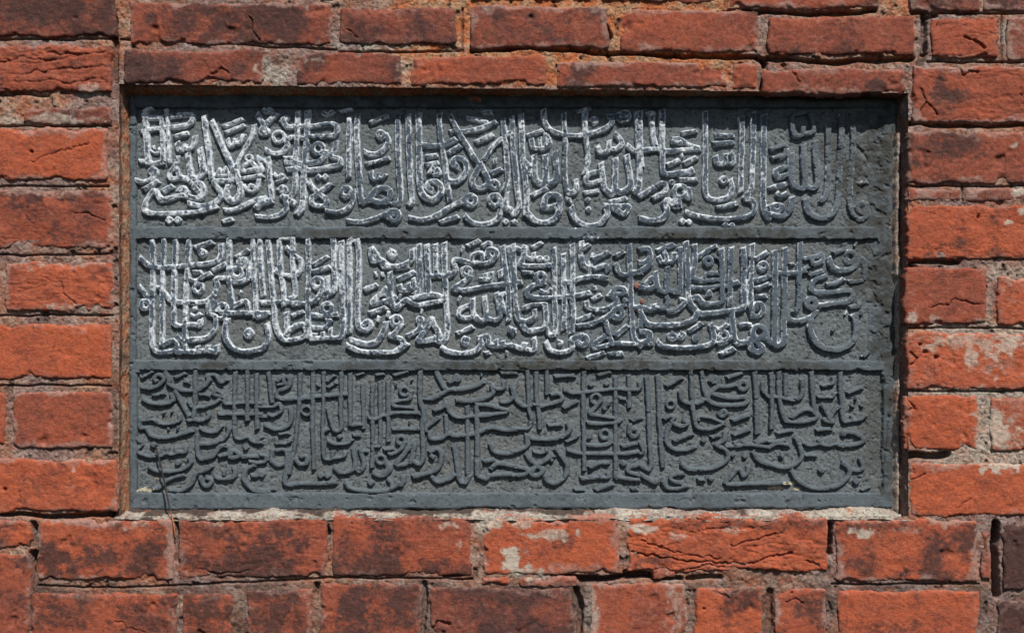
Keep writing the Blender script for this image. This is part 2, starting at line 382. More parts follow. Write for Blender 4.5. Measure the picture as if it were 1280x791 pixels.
# mortar: one rough sheet behind the brick faces, with struck lines and open gaps, cut out at the niche
NX0, NX1, NY1 = 150.5, 1133.5, 643.0
def niche_top(x): return 106.5 + (x - 150) * 0.0112
LINES = [[(-60,49),(60,49),(140,48)],[(150,49),(240,51),(330,58),(420,61)],[(424,64),(500,65),(575,63)],[(-60,157.5),(138,157.5)],[(-60,233),(135,232.5)],[(-60,318.5),(60,319),(138,318)],
 [(-60,395),(140,393.5)],[(-60,481.5),(70,481.5),(138,482)],[(47,732),(150,735),(224,731),(330,727),(412,722),(590,723)],[(1040,731),(1224,729)],[(1134,232.5),(1345,232.5)],[(1204,232),(1204,254)],
 [(1134,410),(1240,410),(1345,411)],[(1134,488.5),(1300,489)],[(1236,408),(1236,412)],[(578,10),(578,66)],[(1253,20),(1253,78)],[(1140,16.5),(1345,17)],[(1160,77),(1345,78)],[(231,490),(231,556)]]
GAPS = [([(590,64),(640,62),(690,62),(740,65),(775,66),(830,69),(948,71)],2.0,12), ([(960,72),(1010,76),(1070,77),(1140,73)],2.6,14), ([(911,14),(980,16),(1060,16),(1095,13)],2.6,14),
 ([(1246,655),(1244,690),(1246,745)],4.5,24), ([(1134,570),(1160,571),(1185,568)],4,18), ([(1134,327),(1165,327),(1200,326)],3,14), ([(1134,330),(1145,338)],4,14),
 ([(0,643.5),(60,645),(130,644),(148,646)],2.4,14), ([(140,644),(150,643)],5,16), ([(41,690),(38,720),(33,770)],4.5,16), ([(42,655),(42,680)],3,9),
 ([(1038,654),(1037,672),(1037,690)],3.2,16), ([(780,716),(830,722),(720,721),(690,718)],2.5,12), ([(722,736),(726,760),(724,791)],3.5,10), ([(728,724),(760,722),(850,722)],3.2,14),
 ([(860,722),(900,722)],3,10), ([(556,718),(575,714),(586,708)],3,10), ([(530,728),(532,745),(528,790)],3,8), ([(963,740),(960,791)],4.5,7),
 ([(142,20),(144,60),(143,100)],3,8), ([(1155,20),(1157,60),(1150,80)],3.5,9), ([(1158,22),(1170,20)],2.5,8), ([(954,74),(957,90),(952,112)],2.5,9), ([(948,72),(956,78)],3,9),
 ([(760,64),(764,80),(762,100)],2,6), ([(755,30),(764,45),(750,60)],2,8), ([(386,655),(400,660),(408,665)],4,9), ([(220,650),(221,700)],2,8), ([(395,730),(394,742)],3,8),
 ([(1134,155.5),(1200,157),(1345,158)],2,9), ([(-60,118.5),(60,119)],1,4)]
mortar = Sheet()
def mortar_patch(x0, y0, x1, y1, res, fine):
    X, Y = mesh_grid(x0, y0, x1, y1, res)
    m = fbm(X, Y, 22, 4, 11)
    h = -1.9 + 1.3 * m + 1.0 * fbm(X, Y, 6, 3, 12) + 0.6 * fbm(X, Y, 2.6, 2, 13)
    h -= 3.0 * sstep(0.65, 1.0, fbm(X, Y, 11, 3, 15))
    dark = sstep(0.45, 0.85, fbm(X, Y, 11, 3, 15)) * 0.7
    if fine:
        wob = 1.2 * fbm(X, Y, 26, 2, 14)
        for pts in LINES:
            d = poly_dist(X, Y + wob, pts)
            h -= 4.0 * sstep(1.9, 0.5, d); dark = np.maximum(dark, 0.6 * sstep(1.6, 0.6, d))
        for pts, hw, dp in GAPS:
            d = poly_dist(X + 2 * m, Y + 2 * wob, pts)
            h -= dp * sstep(hw + 1.6, hw * 0.5, d); dark = np.maximum(dark, 0.5 * sstep(hw + 1.5, hw * 0.5, d))
    hide = np.zeros(X.shape, bool)
    for bx0, by0, bx1, by1 in brick_list:
        if bx1 < x0 or bx0 > x1 or by1 < y0 or by0 > y1: continue
        if bx1 - bx0 > 30 and by1 - by0 > 30:
            hide |= (X > bx0 + 11) & (X < bx1 - 11) & (Y > by0 + 11) & (Y < by1 - 11)
    niche = (X > NX0 - 2) & (X < NX1 + 2) & (Y > niche_top(X) - 1) & (Y < NY1 + 2)
    ochre = np.maximum(sstep(440, 520, X) * sstep(965, 900, X) * sstep(115, 100, Y), 0.25 + 0.4 * fbm(X, Y, 60, 2, 16))
    ochre = np.maximum(ochre, 0.8 * sstep(1060, 1120, X) * sstep(1150, 1140, X) * sstep(85, 75, Y))
    pale = ellipses(X, Y, WHITE, 5, 9) * 0.8
    pale = np.maximum(pale, 0.55 * sstep(1140, 1180, X) * sstep(400, 412, Y) * sstep(600, 580, Y))
    pale = np.maximum(pale, 0.9 * sstep(150, 170, X) * sstep(1135, 1115, X) * sstep(634, 640, Y) * sstep(652, 646, Y))
    dark = np.maximum(dark, 0.75 * sstep(700, 745, Y) * (0.5 + 0.6 * m))
    dark = np.maximum(dark, 0.5 * sstep(150, 144, X) * sstep(420, 470, Y) * sstep(130, 138, X))
    mortar.grid(X, Y, -h, ~hide & ~niche, (np.clip(ochre, 0, 1), np.clip(pale, 0, 1), np.clip(dark, 0, 1), 0.0))
mortar_patch(-30, -30, 1310, 822, 1.15, True)
for box in ((-470, -380, 1760, -28), (-470, 820, 1760, 1080), (-470, -28, -29, 820), (1309, -28, 1760, 820)):
    mortar_patch(*box, 4.0, False)
mortar.build("mortar", M_MORTAR, brick_wall)

# sides of the niche, running back to the stone
DEPTH = 27.0                                   # face of the stone's raised work behind the brick face
S = (D + DEPTH / 1000) / D
def back(u, v):                                # a point of the stone's face, in wall millimetres
    return 640 + (u - 640) * S, 395.5 + CAM_Z * -1000 + (v - 395.5 + CAM_Z * 1000) * S
def ring_sheet(front, backp, n, m, amp, seed, d0, d1, col, sheet):
    """a rough strip between a front line and a back line; front/backp map 0..1 to (x, y)"""
    t = np.linspace(0, 1, n)[:, None]; s = np.linspace(0, 1, m)[None, :]
    fx, fy = front(t); bx, by = backp(t)
    X = fx + (bx - fx) * s; Y = fy + (by - fy) * s
    Zd = d0 + (d1 - d0) * s + 0 * t
    L = np.hypot(fx[-1] - fx[0], fy[-1] - fy[0])
    nn = fbm(t * L + 0 * s, s * 50 + 0 * t, 14, 4, seed)
    n2 = fbm(t * L + 0 * s, s * 50 + 0 * t, 60, 2, seed + 1)
    nx, ny = (0, 1) if abs(fx[-1] - fx[0]) > abs(fy[-1] - fy[0]) else (1, 0)
    fade = np.sin(np.clip(s, 0, 1) * math.pi) * 0.7 + 0.3
    X = X + nx * (nn + n2) * amp * fade; Y = Y + ny * (nn + n2) * amp * fade
    Zd = Zd + nn * amp * 0.8 * (1 - 0.5 * s)
    sheet.grid(X, Y, Zd, np.ones(X.shape, bool), tuple(c(X, Y, s + 0 * t, nn) for c in col))
rev = Sheet()
bxl, _ = back(163, 0); bxr, _ = back(1119, 0); _, byt = back(0, 124); _, byb = back(0, 634)
BK = DEPTH + 9
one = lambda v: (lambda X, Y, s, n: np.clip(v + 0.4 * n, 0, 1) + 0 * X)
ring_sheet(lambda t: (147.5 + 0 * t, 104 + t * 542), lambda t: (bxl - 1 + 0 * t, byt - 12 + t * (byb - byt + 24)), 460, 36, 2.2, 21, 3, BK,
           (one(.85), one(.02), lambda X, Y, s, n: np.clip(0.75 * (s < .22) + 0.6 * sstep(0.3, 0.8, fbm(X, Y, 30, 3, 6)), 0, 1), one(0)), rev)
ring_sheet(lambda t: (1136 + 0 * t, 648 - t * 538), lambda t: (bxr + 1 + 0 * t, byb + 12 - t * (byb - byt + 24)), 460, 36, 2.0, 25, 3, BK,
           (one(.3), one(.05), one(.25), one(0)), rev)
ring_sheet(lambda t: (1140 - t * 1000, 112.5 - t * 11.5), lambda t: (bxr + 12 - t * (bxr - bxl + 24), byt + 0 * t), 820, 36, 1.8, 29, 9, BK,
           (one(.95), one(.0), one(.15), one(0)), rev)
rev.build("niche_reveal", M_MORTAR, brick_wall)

# pale bedding mortar under the stone and the sliver along its right edge
bed = Sheet()
ring_sheet(lambda t: (142 + t * 996, 650.0 + 2.0 * fbm(t * 996, 0 * t, 30, 3, 8)), lambda t: (140 + t * 1000, back(0, 634)[1] + 0 * t), 900, 60, 3.6, 33, 0.2, BK,
           (lambda X, Y, s, n: np.clip(0.15 + 0.9 * fbm(X, Y, 30, 2, 3) - .3, 0, 1), lambda X, Y, s, n: np.clip(.62 + .6 * fbm(X, Y, 30, 3, 6) + .3 * n, 0, 1),
            lambda X, Y, s, n: np.clip(0.95 * sstep(0.15, 0.55, fbm(X, Y + s * 30, 30, 4, 5) + .75 * sstep(.45, .7, s) * (X < 745) - .25 * (X > 745)), 0, 1), one(0)), bed)  # shadow line in the gap below the stone is put into the colour
Xb, Yb = mesh_grid(1106, 168, 1131, 640, 1.2)
ins = 5.2 + 2.0 * fbm(Xb, Yb, 40, 3, 41) - np.abs(Xb - 1121 - 3.0 * fbm(Xb * 0, Yb, 110, 2, 42) - (Yb - 400) * -.004)
bed.grid(*back(Xb, Yb), DEPTH + 2 - 10 * sstep(-1, 5, ins) - 1.2 * fbm(Xb, Yb, 7, 3, 43), ins > -2,
         (np.clip(.35 + .5 * fbm(Xb, Yb, 50, 2, 4), 0, 1), np.clip(.55 + .4 * fbm(Xb, Yb, 20, 3, 2), 0, 1), np.clip(.5 * fbm(Xb, Yb, 9, 3, 9), 0, 1), 0.0))
bed.build("bedding_mortar", M_MORTAR, brick_wall)

# ------------------------------------------------------------------ inscribed stone tablet
ROWS = {}
ROWS[1] = """
@160 128
40 98,70 106,150 113,260 120,375
36 90,95 205,93
28 88,62 110,48 145,36
34 75,180 150,165 230,158 350,140 395,112 385,78 330,76 255,86
32 203,85 212,250 212,365
36 72,365 120,365 150,380 212,368
22 135,295 165,312 195,300 185,285
18 152,270 158,290
26 232,45 243,150 250,300 255,375
34 45,480 90,490 150,468 170,430 152,408 135,425 155,445
34 95,535 180,487
30 285,210 365,188
32 300,250 310,292 335,297 350,262
32 350,280 375,290 402,262 410,210
34 300,335 290,390 255,435 265,470 310,458 290,400
40 310,458 350,470 385,460 375,390 365,315
40 385,465 430,465 460,435 455,370 440,290
34 385,490
36 468,85 480,200 500,340 512,470
36 515,115 560,220 600,310 650,425
30 775,140 760,215 700,320 660,410
44 650,425 625,500 604,560 622,600 660,600 692,560 690,510 660,430
36 645,480 600,485 530,490 560,540 570,580 530,620 460,640 370,620
22 545,450 560,410 580,440 600,400 618,440 590,452 550,450
30 590,148 705,100
30 605,185 715,140
28 610,230 625,265 650,260 660,225
28 655,255 690,245 710,200
34 215,545 270,515
38 170,555 205,600 260,590 330,572 400,590 450,580 462,530 435,495 407,520 432,545
34 310,550 335,528 362,555 340,580
36 175,555 150,550 110,610 100,665 140,685 250,687 400,680 470,665 545,640
46 253,727
44 305,727
34 585,735 640,720
36 592,665 660,660 740,625 790,600 850,590
o 20 745,345 18
30 790,395 750,370 705,400 720,425 790,410 830,400
30 690,472 790,455 830,450
24 715,515 735,540 755,510 785,535 765,550 730,540
@320 128
34 5,75 35,120 55,165 70,185 45,195 30,170 60,130 125,68
26 45,40 60,60 80,40 100,60 70,60 45,45
o 26 138,212 34
34 185,225 190,270 150,310 100,315 55,290
34 165,95 180,140 210,150 240,148
34 195,90 160,120
34 255,60 255,150 245,330 240,480 235,545 205,595
38 318,55 312,200 300,350 290,520 285,640 250,690
34 240,150 350,145 450,130 495,145 495,185 460,205 340,210 310,210
34 195,225 230,215 300,225
o 34 382,285 32
34 425,300 410,345 350,370 260,375 175,370
30 175,345 240,345
38 190,415 250,410 330,420 420,405 510,388
32 520,390 515,350 465,330 485,290 490,245
38 385,460
38 425,460
34 325,490 350,530 385,560 430,600 425,635 380,640 345,625 345,590 385,560 460,505
34 575,95 572,200 570,330 570,460
36 625,75 620,200 630,380 640,540 650,615
40 650,615 700,600 760,620 815,600 830,555 800,530 750,535 715,570 700,600
o 34 555,555 28
34 595,550 600,600 570,650 500,680 430,670
28 410,60 440,75 470,55
24 520,55 590,40
30 705,125 790,90 810,85
o 34 770,200 18
34 800,200 815,240 790,290 730,320 670,305
28 685,382 790,352 820,345
26 710,430 715,465 740,480 755,440
26 755,465 780,470 800,445
34 560,730 640,740 740,715 800,690 890,690
32 72,340 80,440 90,540 95,600
40 0,650 30,620 95,605
26 0,340 30,400 0,540
28 15,345 50,360
26 110,440 130,460 160,445
26 125,490 185,465
30 135,540 160,520 180,540 155,560
36 0,705 80,710 150,690 185,650 180,600 160,580 200,590
40 225,620
24 0,430 40,425 30,405
@480 128
36 85,80 85,200 90,400 100,600 50,630
36 148,80 152,240 160,420 170,600 155,630
40 212,75 215,200 215,400 220,520 250,580 300,600 345,570 350,520 320,490 285,495 265,520 295,540
34 215,262 350,265 440,225
34 340,75 348,200 370,340 385,460 405,600
34 265,335 325,325
30 265,385 330,370
26 280,435 300,405 315,430 330,410 345,440 305,450
34 410,85 460,180 520,280 575,370 600,380
32 410,180 450,170
34 475,180 580,165 690,120
32 515,95 580,105 640,125
34 575,245 670,200
32 615,65 660,60
32 620,350 680,265 750,210 790,180
36 600,380 575,420 545,480 555,520 600,530 640,505 640,470 610,410 595,380
32 400,310 470,270
36 395,485 450,490 495,450 510,400 490,355 445,345 425,375 455,395
32 735,110 745,220 760,400 760,490 740,545
30 665,435 725,410
o 30 682,508 22
36 155,710 230,725 320,700 420,640 500,600
o 40 535,605 30
34 350,740 455,705
36 500,700 540,740 620,755 700,720 720,660
o 36 685,605 32
36 720,640 790,670
26 685,350 685,375
34 751,737
34 806,737
30 760,560 755,640 790,660
o 36 60,700 34
36 0,705 40,700
@640 128
36 55,75 60,200 65,350 80,450 90,600 85,690
34 0,90 5,250 20,400 35,560 45,640 20,685 0,690
36 195,45 205,120 240,170 300,195 400,205 480,195 570,165 615,130 620,100
36 595,85 640,85 700,60 720,90 690,110 650,95
26 490,110 507,95 522,115 505,130
32 320,70 325,160 330,250 325,400 335,540
34 452,70 452,180 465,280 470,370 450,440
22 405,55 480,35
30 100,205 190,172
32 120,230 130,275 165,285 225,270 230,230 215,200
26 170,220 175,270
24 205,190 205,270
40 135,330 140,450 160,490 205,495 205,330
40 205,495 250,495 275,450 265,310
34 75,420 110,440
34 65,350 110,400 90,440
32 130,575 210,530
38 185,645 240,650 290,625 285,580 235,570 205,590 195,640
38 295,620 280,700 220,740 150,735 100,690
38 335,540 360,560 395,540 395,480
34 340,600 362,605
38 365,650 385,710 430,750 490,765 550,745 590,690 580,640
32 470,600
34 475,660
32 450,560 530,545
34 530,270 545,305 590,300 600,240
32 600,285 650,285 680,250 660,215 640,195
38 550,380 560,450 575,530 630,550 640,350
38 640,545 690,550 735,510 725,420 710,330
32 550,420 480,440 455,475 480,500 555,480
32 610,615 705,590
38 575,640 640,660 690,690 720,660 715,640 680,640
32 600,640 670,640
36 775,60 780,200 790,400 780,540 755,545
32 715,265 760,300 800,295
30 0,740 20,740
@800 128
36 140,50 138,200 140,350 145,430 200,440 330,420
34 75,80 80,200 100,280 60,290 0,300
34 100,285 160,300 280,290 370,285
26 200,215 250,225 300,255 360,280
30 195,240 260,245
26 45,70 90,60
30 265,190 350,175
34 405,60 405,200 405,400 405,540 430,590 490,600 550,580 570,530 560,480
o 26 520,480 18
34 175,385 245,355
34 280,375 350,340
32 310,410 315,440
30 250,475 350,475
28 470,200 580,205
32 460,255 580,245
30 470,335 480,375 520,380 530,320
30 525,375 575,380 580,340 565,310
36 630,95 632,250 625,400 625,550
36 700,65 702,250 695,420 690,530 650,590
34 650,595 700,610 710,660 680,700 600,715 490,720 370,705 285,675
32 480,650 600,625
40 530,760
38 570,760
34 0,580 90,525
36 85,590 150,555 160,515 140,500 125,510
30 200,490
34 255,640 200,630 180,605 160,610
o 34 250,550 36
34 280,580 310,590 300,540 280,555
o 34 225,625 22
38 150,610 170,660 150,710 80,730 0,715
40 265,735
38 305,740
38 770,80 765,250 765,450 765,640 790,700 800,715
26 255,320 260,340
36 0,60 0,250 10,400
@960 128
32 150,80 155,170 175,205 215,200 220,150
32 215,195 270,185 285,160 260,70
28 160,80 230,60
30 20,290 110,260
30 30,345 100,330 115,290
30 10,530 120,500
38 145,320 140,420 150,490 190,530 230,515 225,400 220,265
38 235,520 280,530 310,490 300,380 295,240
34 140,440 70,460 50,430 90,405 140,400
38 375,150 375,300 375,450 365,560 335,610
40 460,70 455,250 445,400 440,560 420,660 370,710 300,710 250,670 235,600
34 530,150 530,300 515,450 510,600 525,680 570,725 620,690 615,630
o 34 585,650 28
28 560,500 620,490
36 0,650 30,640 60,630 90,645 65,670 20,660
38 150,590 140,660 100,700 50,700 0,690
30 60,560 80,580 120,560
"""
ROWS[2] = """
@160 290
34 147,50 150,250 145,480 143,650 155,720 190,745 290,735
32 218,40 212,200 208,350 208,500 205,690
30 205,700 240,680 280,670 300,700 270,740
36 70,160 130,210 200,220 300,215 380,205 480,195 545,180 570,150 570,80
34 290,50 285,200 280,350 278,520 285,570 330,580 390,570 440,575 440,545
34 370,50 365,200 355,350 350,500 345,690
36 290,740 370,740 430,740 490,735 540,740 545,705
28 350,740 350,700
28 425,740 425,710
28 480,740 490,705
34 65,340 110,395 140,410
32 85,465 85,430 115,425 135,460 100,475 85,465
34 200,345 240,400 280,430 380,435 470,430 530,385 550,330 545,290 610,285
34 180,345 205,345
34 415,95 515,60
26 440,125 457,110 475,130 460,145 440,130
30 400,245 450,245
30 350,270 380,295 420,300 465,270 510,255
o 30 430,345 26
30 520,235 600,195
34 622,40 622,200 622,300 640,460
34 610,300 680,310 735,290 745,240 740,190
34 735,290 690,310
o 30 670,250 30
30 665,155 740,110
32 690,205 680,180 720,165 725,220
32 770,40 770,200 785,400 785,520
30 410,465 410,480
26 385,510 415,520 445,505
34 300,640 330,670 400,665 470,655 520,620 540,570 535,520 490,500
30 515,455 515,455
o 28 583,470 26
32 605,490 590,530 560,535
34 600,500 680,500 780,500 870,500
30 635,465 720,425 740,470 740,495
30 690,375 695,380
36 610,540 595,620 620,690 680,735 760,735 840,710 865,640 855,570
30 745,605 765,625 745,645 725,625 745,605
@320 290
34 20,40 25,200 40,390
34 70,50 85,200 100,380 110,480 115,570 150,650 200,670 290,650 310,610 280,570 210,600 180,640
30 185,500 185,630
34 140,50 145,200 165,350 170,450
34 225,40 225,200 240,350 235,400 210,410
30 140,40 230,40
32 185,95 230,140 275,180 270,240 240,270 160,265 120,240
34 320,45 322,200 318,400 320,560 325,650
34 30,435 100,435 200,430 310,445
30 355,200 440,150
30 350,245 450,215
o 36 380,315 30
34 415,340 390,390 340,435 220,445
36 475,40 480,200 485,340 460,375 440,365 435,280
36 525,60 525,250 530,400 535,560 525,640 490,655 430,655 330,660
28 410,655 410,620
28 460,655 455,600
28 345,660 360,630
34 575,50 575,250 575,420 572,620
40 590,20 590,60
34 625,45 635,200 630,350 625,530 640,590 680,605 710,580 690,550 660,575
30 430,400 430,405
o 28 435,470 30
34 340,510 420,520 500,510
30 350,590 420,590 460,550 430,545
28 225,515 290,490
34 705,100 720,180 770,170 840,215 940,210
36 720,110 790,210
38 735,260 740,260
34 775,260 785,262
32 675,355 745,325
36 800,370 750,400 720,440 790,430 860,400
34 705,500 800,465
38 752,535 757,538
36 580,665 680,690 750,670 790,600 800,560
36 560,700 640,735 740,745 860,740 930,690
28 0,490 60,510 0,530
@480 290
28 40,115 65,130 50,155 30,135 45,120
36 0,210 60,215 130,200 170,165 170,110
32 90,290 185,245
32 95,330 105,360 150,355 150,320
30 150,355 185,340 180,290
32 95,395 97,397
38 213,80 215,200 220,350 190,385
36 262,80 268,200 275,380
34 315,80 318,200 315,270 260,265
36 370,70 375,250 380,400 390,550 385,650 350,680 310,655
34 330,270 400,270 440,235 430,175 480,175 540,190 640,190 690,155 690,115 655,105 640,135 660,160
30 540,180 550,140 600,130 610,170
38 480,105 485,110
30 520,85 590,50
28 610,85 640,65 665,75
34 410,250 380,270
o 34 510,245 24
34 530,270 490,310 430,350 500,360 620,335 760,320 830,310
30 590,290 620,290 625,260
30 620,295 660,295 665,250
30 715,240 720,275
34 735,90 745,200 765,320 770,430 770,545
34 775,90 790,200 800,330
36 35,250 40,400 70,465 110,440 140,420 200,450 280,440 370,420
36 170,410 230,395 300,385 380,410
40 0,350 40,420 20,430 0,430
40 20,505 25,508
o 34 75,550 28
34 110,570 60,630 40,640 100,660 115,700 60,740 0,745
34 230,490 233,492
34 220,545 215,600 150,640
o 30 222,545 16
36 290,540 260,600 210,670 280,670 340,640 300,560 290,540
36 465,410 468,413
34 545,415 550,500 590,545 630,530 620,400
34 630,530 690,545 720,510 695,380
32 540,445 470,480 465,520 520,530 560,510
30 455,625 545,585
28 495,650 520,665 505,695 485,675 497,652
36 355,710 400,740 500,750 570,730 600,690 590,660
34 590,655 640,645 650,690 690,705 690,670
32 690,705 730,705 735,675
32 730,700 790,700
34 625,750 650,745
30 755,745 760,748
34 750,380 720,400 740,500
38 775,600 800,620
@640 290
32 5,80 10,200 15,300 20,420 35,530 55,545 110,545 140,520 140,480
32 0,310 60,310
34 60,170 55,200 100,210 240,205
34 75,130 60,190
26 85,100 85,150 130,165 135,130
30 130,95 185,65
28 30,100 60,110 80,85
o 22 172,165 12
o 22 213,165 12
32 70,250 130,250
o 36 175,280 28
34 200,310 130,330 90,370 110,400 200,405 350,400 480,375
26 175,360 210,375 245,350
34 258,100 262,200 262,400 270,550 265,630
34 318,140 318,300 325,450 320,600
34 372,80 375,200 375,400 380,500 370,620
34 335,310 370,310 430,285 520,275 590,285
32 75,470 130,450 210,445
34 205,445 205,580 150,605 90,605 60,560
30 205,580 235,635 265,635
34 0,600 20,610
26 75,470 75,472
34 0,700 60,720 80,690
34 70,720 130,730 140,690 135,660
34 210,680 240,730 310,745 370,720 375,660 440,640
o 40 435,670 28
26 285,675 305,685 290,695
32 430,60 425,150 440,200 470,220
30 430,110 480,75
34 425,150 440,200
34 510,165 600,125
32 510,225 580,205 595,235
30 640,150 690,120
34 725,80 730,250 735,400 745,550 755,650 790,690
34 640,200 670,255 720,265 760,250 800,250
30 505,345 520,345
30 500,415 550,390
34 460,430 475,470 550,480 620,460 650,420 610,390
34 600,395 640,350 690,350 690,380 620,385
34 410,545 495,510
36 405,580 500,565 580,530 620,500
o 38 655,500 30
36 640,470 700,450
34 690,420 700,430
34 580,560 600,640 610,690 520,715 510,690 580,640
34 610,690 690,690 760,690
32 640,640 715,580
34 470,780 540,755 570,745
34 600,755 680,750
40 740,470 800,465
34 770,680 800,710
@800 290
36 0,110 50,105 65,150 30,190 0,190
36 60,150 60,200 0,245
32 115,115 210,75
32 120,150 140,190 165,170 150,120
30 165,190 205,180 215,130
36 0,340 50,350 100,330 90,280 40,320
34 95,250 110,340 140,370 170,355 170,220
34 170,360 220,370 250,330 250,100
36 285,65 295,200 300,400 320,450 365,500 420,505 560,485 640,465 645,370
34 340,80 340,200 325,270 350,290 400,300 480,295 510,280 500,110
30 395,285 420,255 480,255
32 365,150 450,95 470,85
o 32 425,180 22
26 455,150 500,170
34 320,345 420,345 500,330
34 505,110 510,300 510,390
34 565,100 560,300 555,450
34 530,340 610,310
36 640,100 645,250 640,400
36 695,80 690,200 685,400 690,490 720,525 760,490 750,445 720,450 725,480
34 320,410 360,400 390,435 440,445 510,430 510,380
24 430,365 440,385 420,390 430,365
34 690,295 740,295 800,270
32 720,165 790,125
o 30 765,210 22
34 715,350 800,320
32 730,400 780,395
34 0,460 60,480 100,470 150,470 175,430 165,400
34 80,480 85,450
34 170,490 230,480 280,430 250,420
36 0,480 40,560 130,575 250,570 330,540 355,500
36 10,540 0,590
32 310,610 380,565
26 200,625 225,645 200,660 180,640 200,628
26 255,620 275,635 255,655 240,640
o 36 345,655 8
36 110,680 150,710 300,715 420,700 460,660 440,570
32 455,590 500,600 540,570
o 28 520,640 26
34 480,690 530,680 580,640
36 570,480 575,580 600,680 680,680
34 505,755 580,720
30 625,575 650,570 690,575
o 40 735,620 36
40 690,660 690,720 730,740 755,710 690,660
36 0,610 60,625 50,670 0,690
32 0,690 75,690
32 755,660 800,660
@960 290
38 45,120 45,300 45,500 40,660 50,700 90,690 105,640
36 110,100 105,250 105,400 110,500 130,535 190,550 270,525 300,485
34 100,480 100,690
36 0,660 40,690
34 200,70 195,250 195,400 190,460 170,490
34 70,255 140,255 240,240
34 215,165 290,155 335,140 335,180 280,200
30 280,200 275,165
30 210,240 250,215
36 380,160 400,215 470,240 530,220 570,180 590,160
o 38 515,155 30
32 410,130 470,105 475,75
32 545,75 548,78
28 260,270 340,240
36 360,270 290,300 270,350 310,375 420,370 500,360 530,390 500,430 420,440 320,455
30 370,325 420,320 470,290
34 510,310 590,295 605,240 595,180
o 44 270,440 28
34 510,465 560,455 570,420
30 485,500 487,503
30 580,500 583,503
40 265,545 265,610 300,680 360,720 440,725 510,690 545,630 540,510
36 405,600 408,605
26 510,520 550,520
30 590,770 620,740
22 140,200 160,195
"""
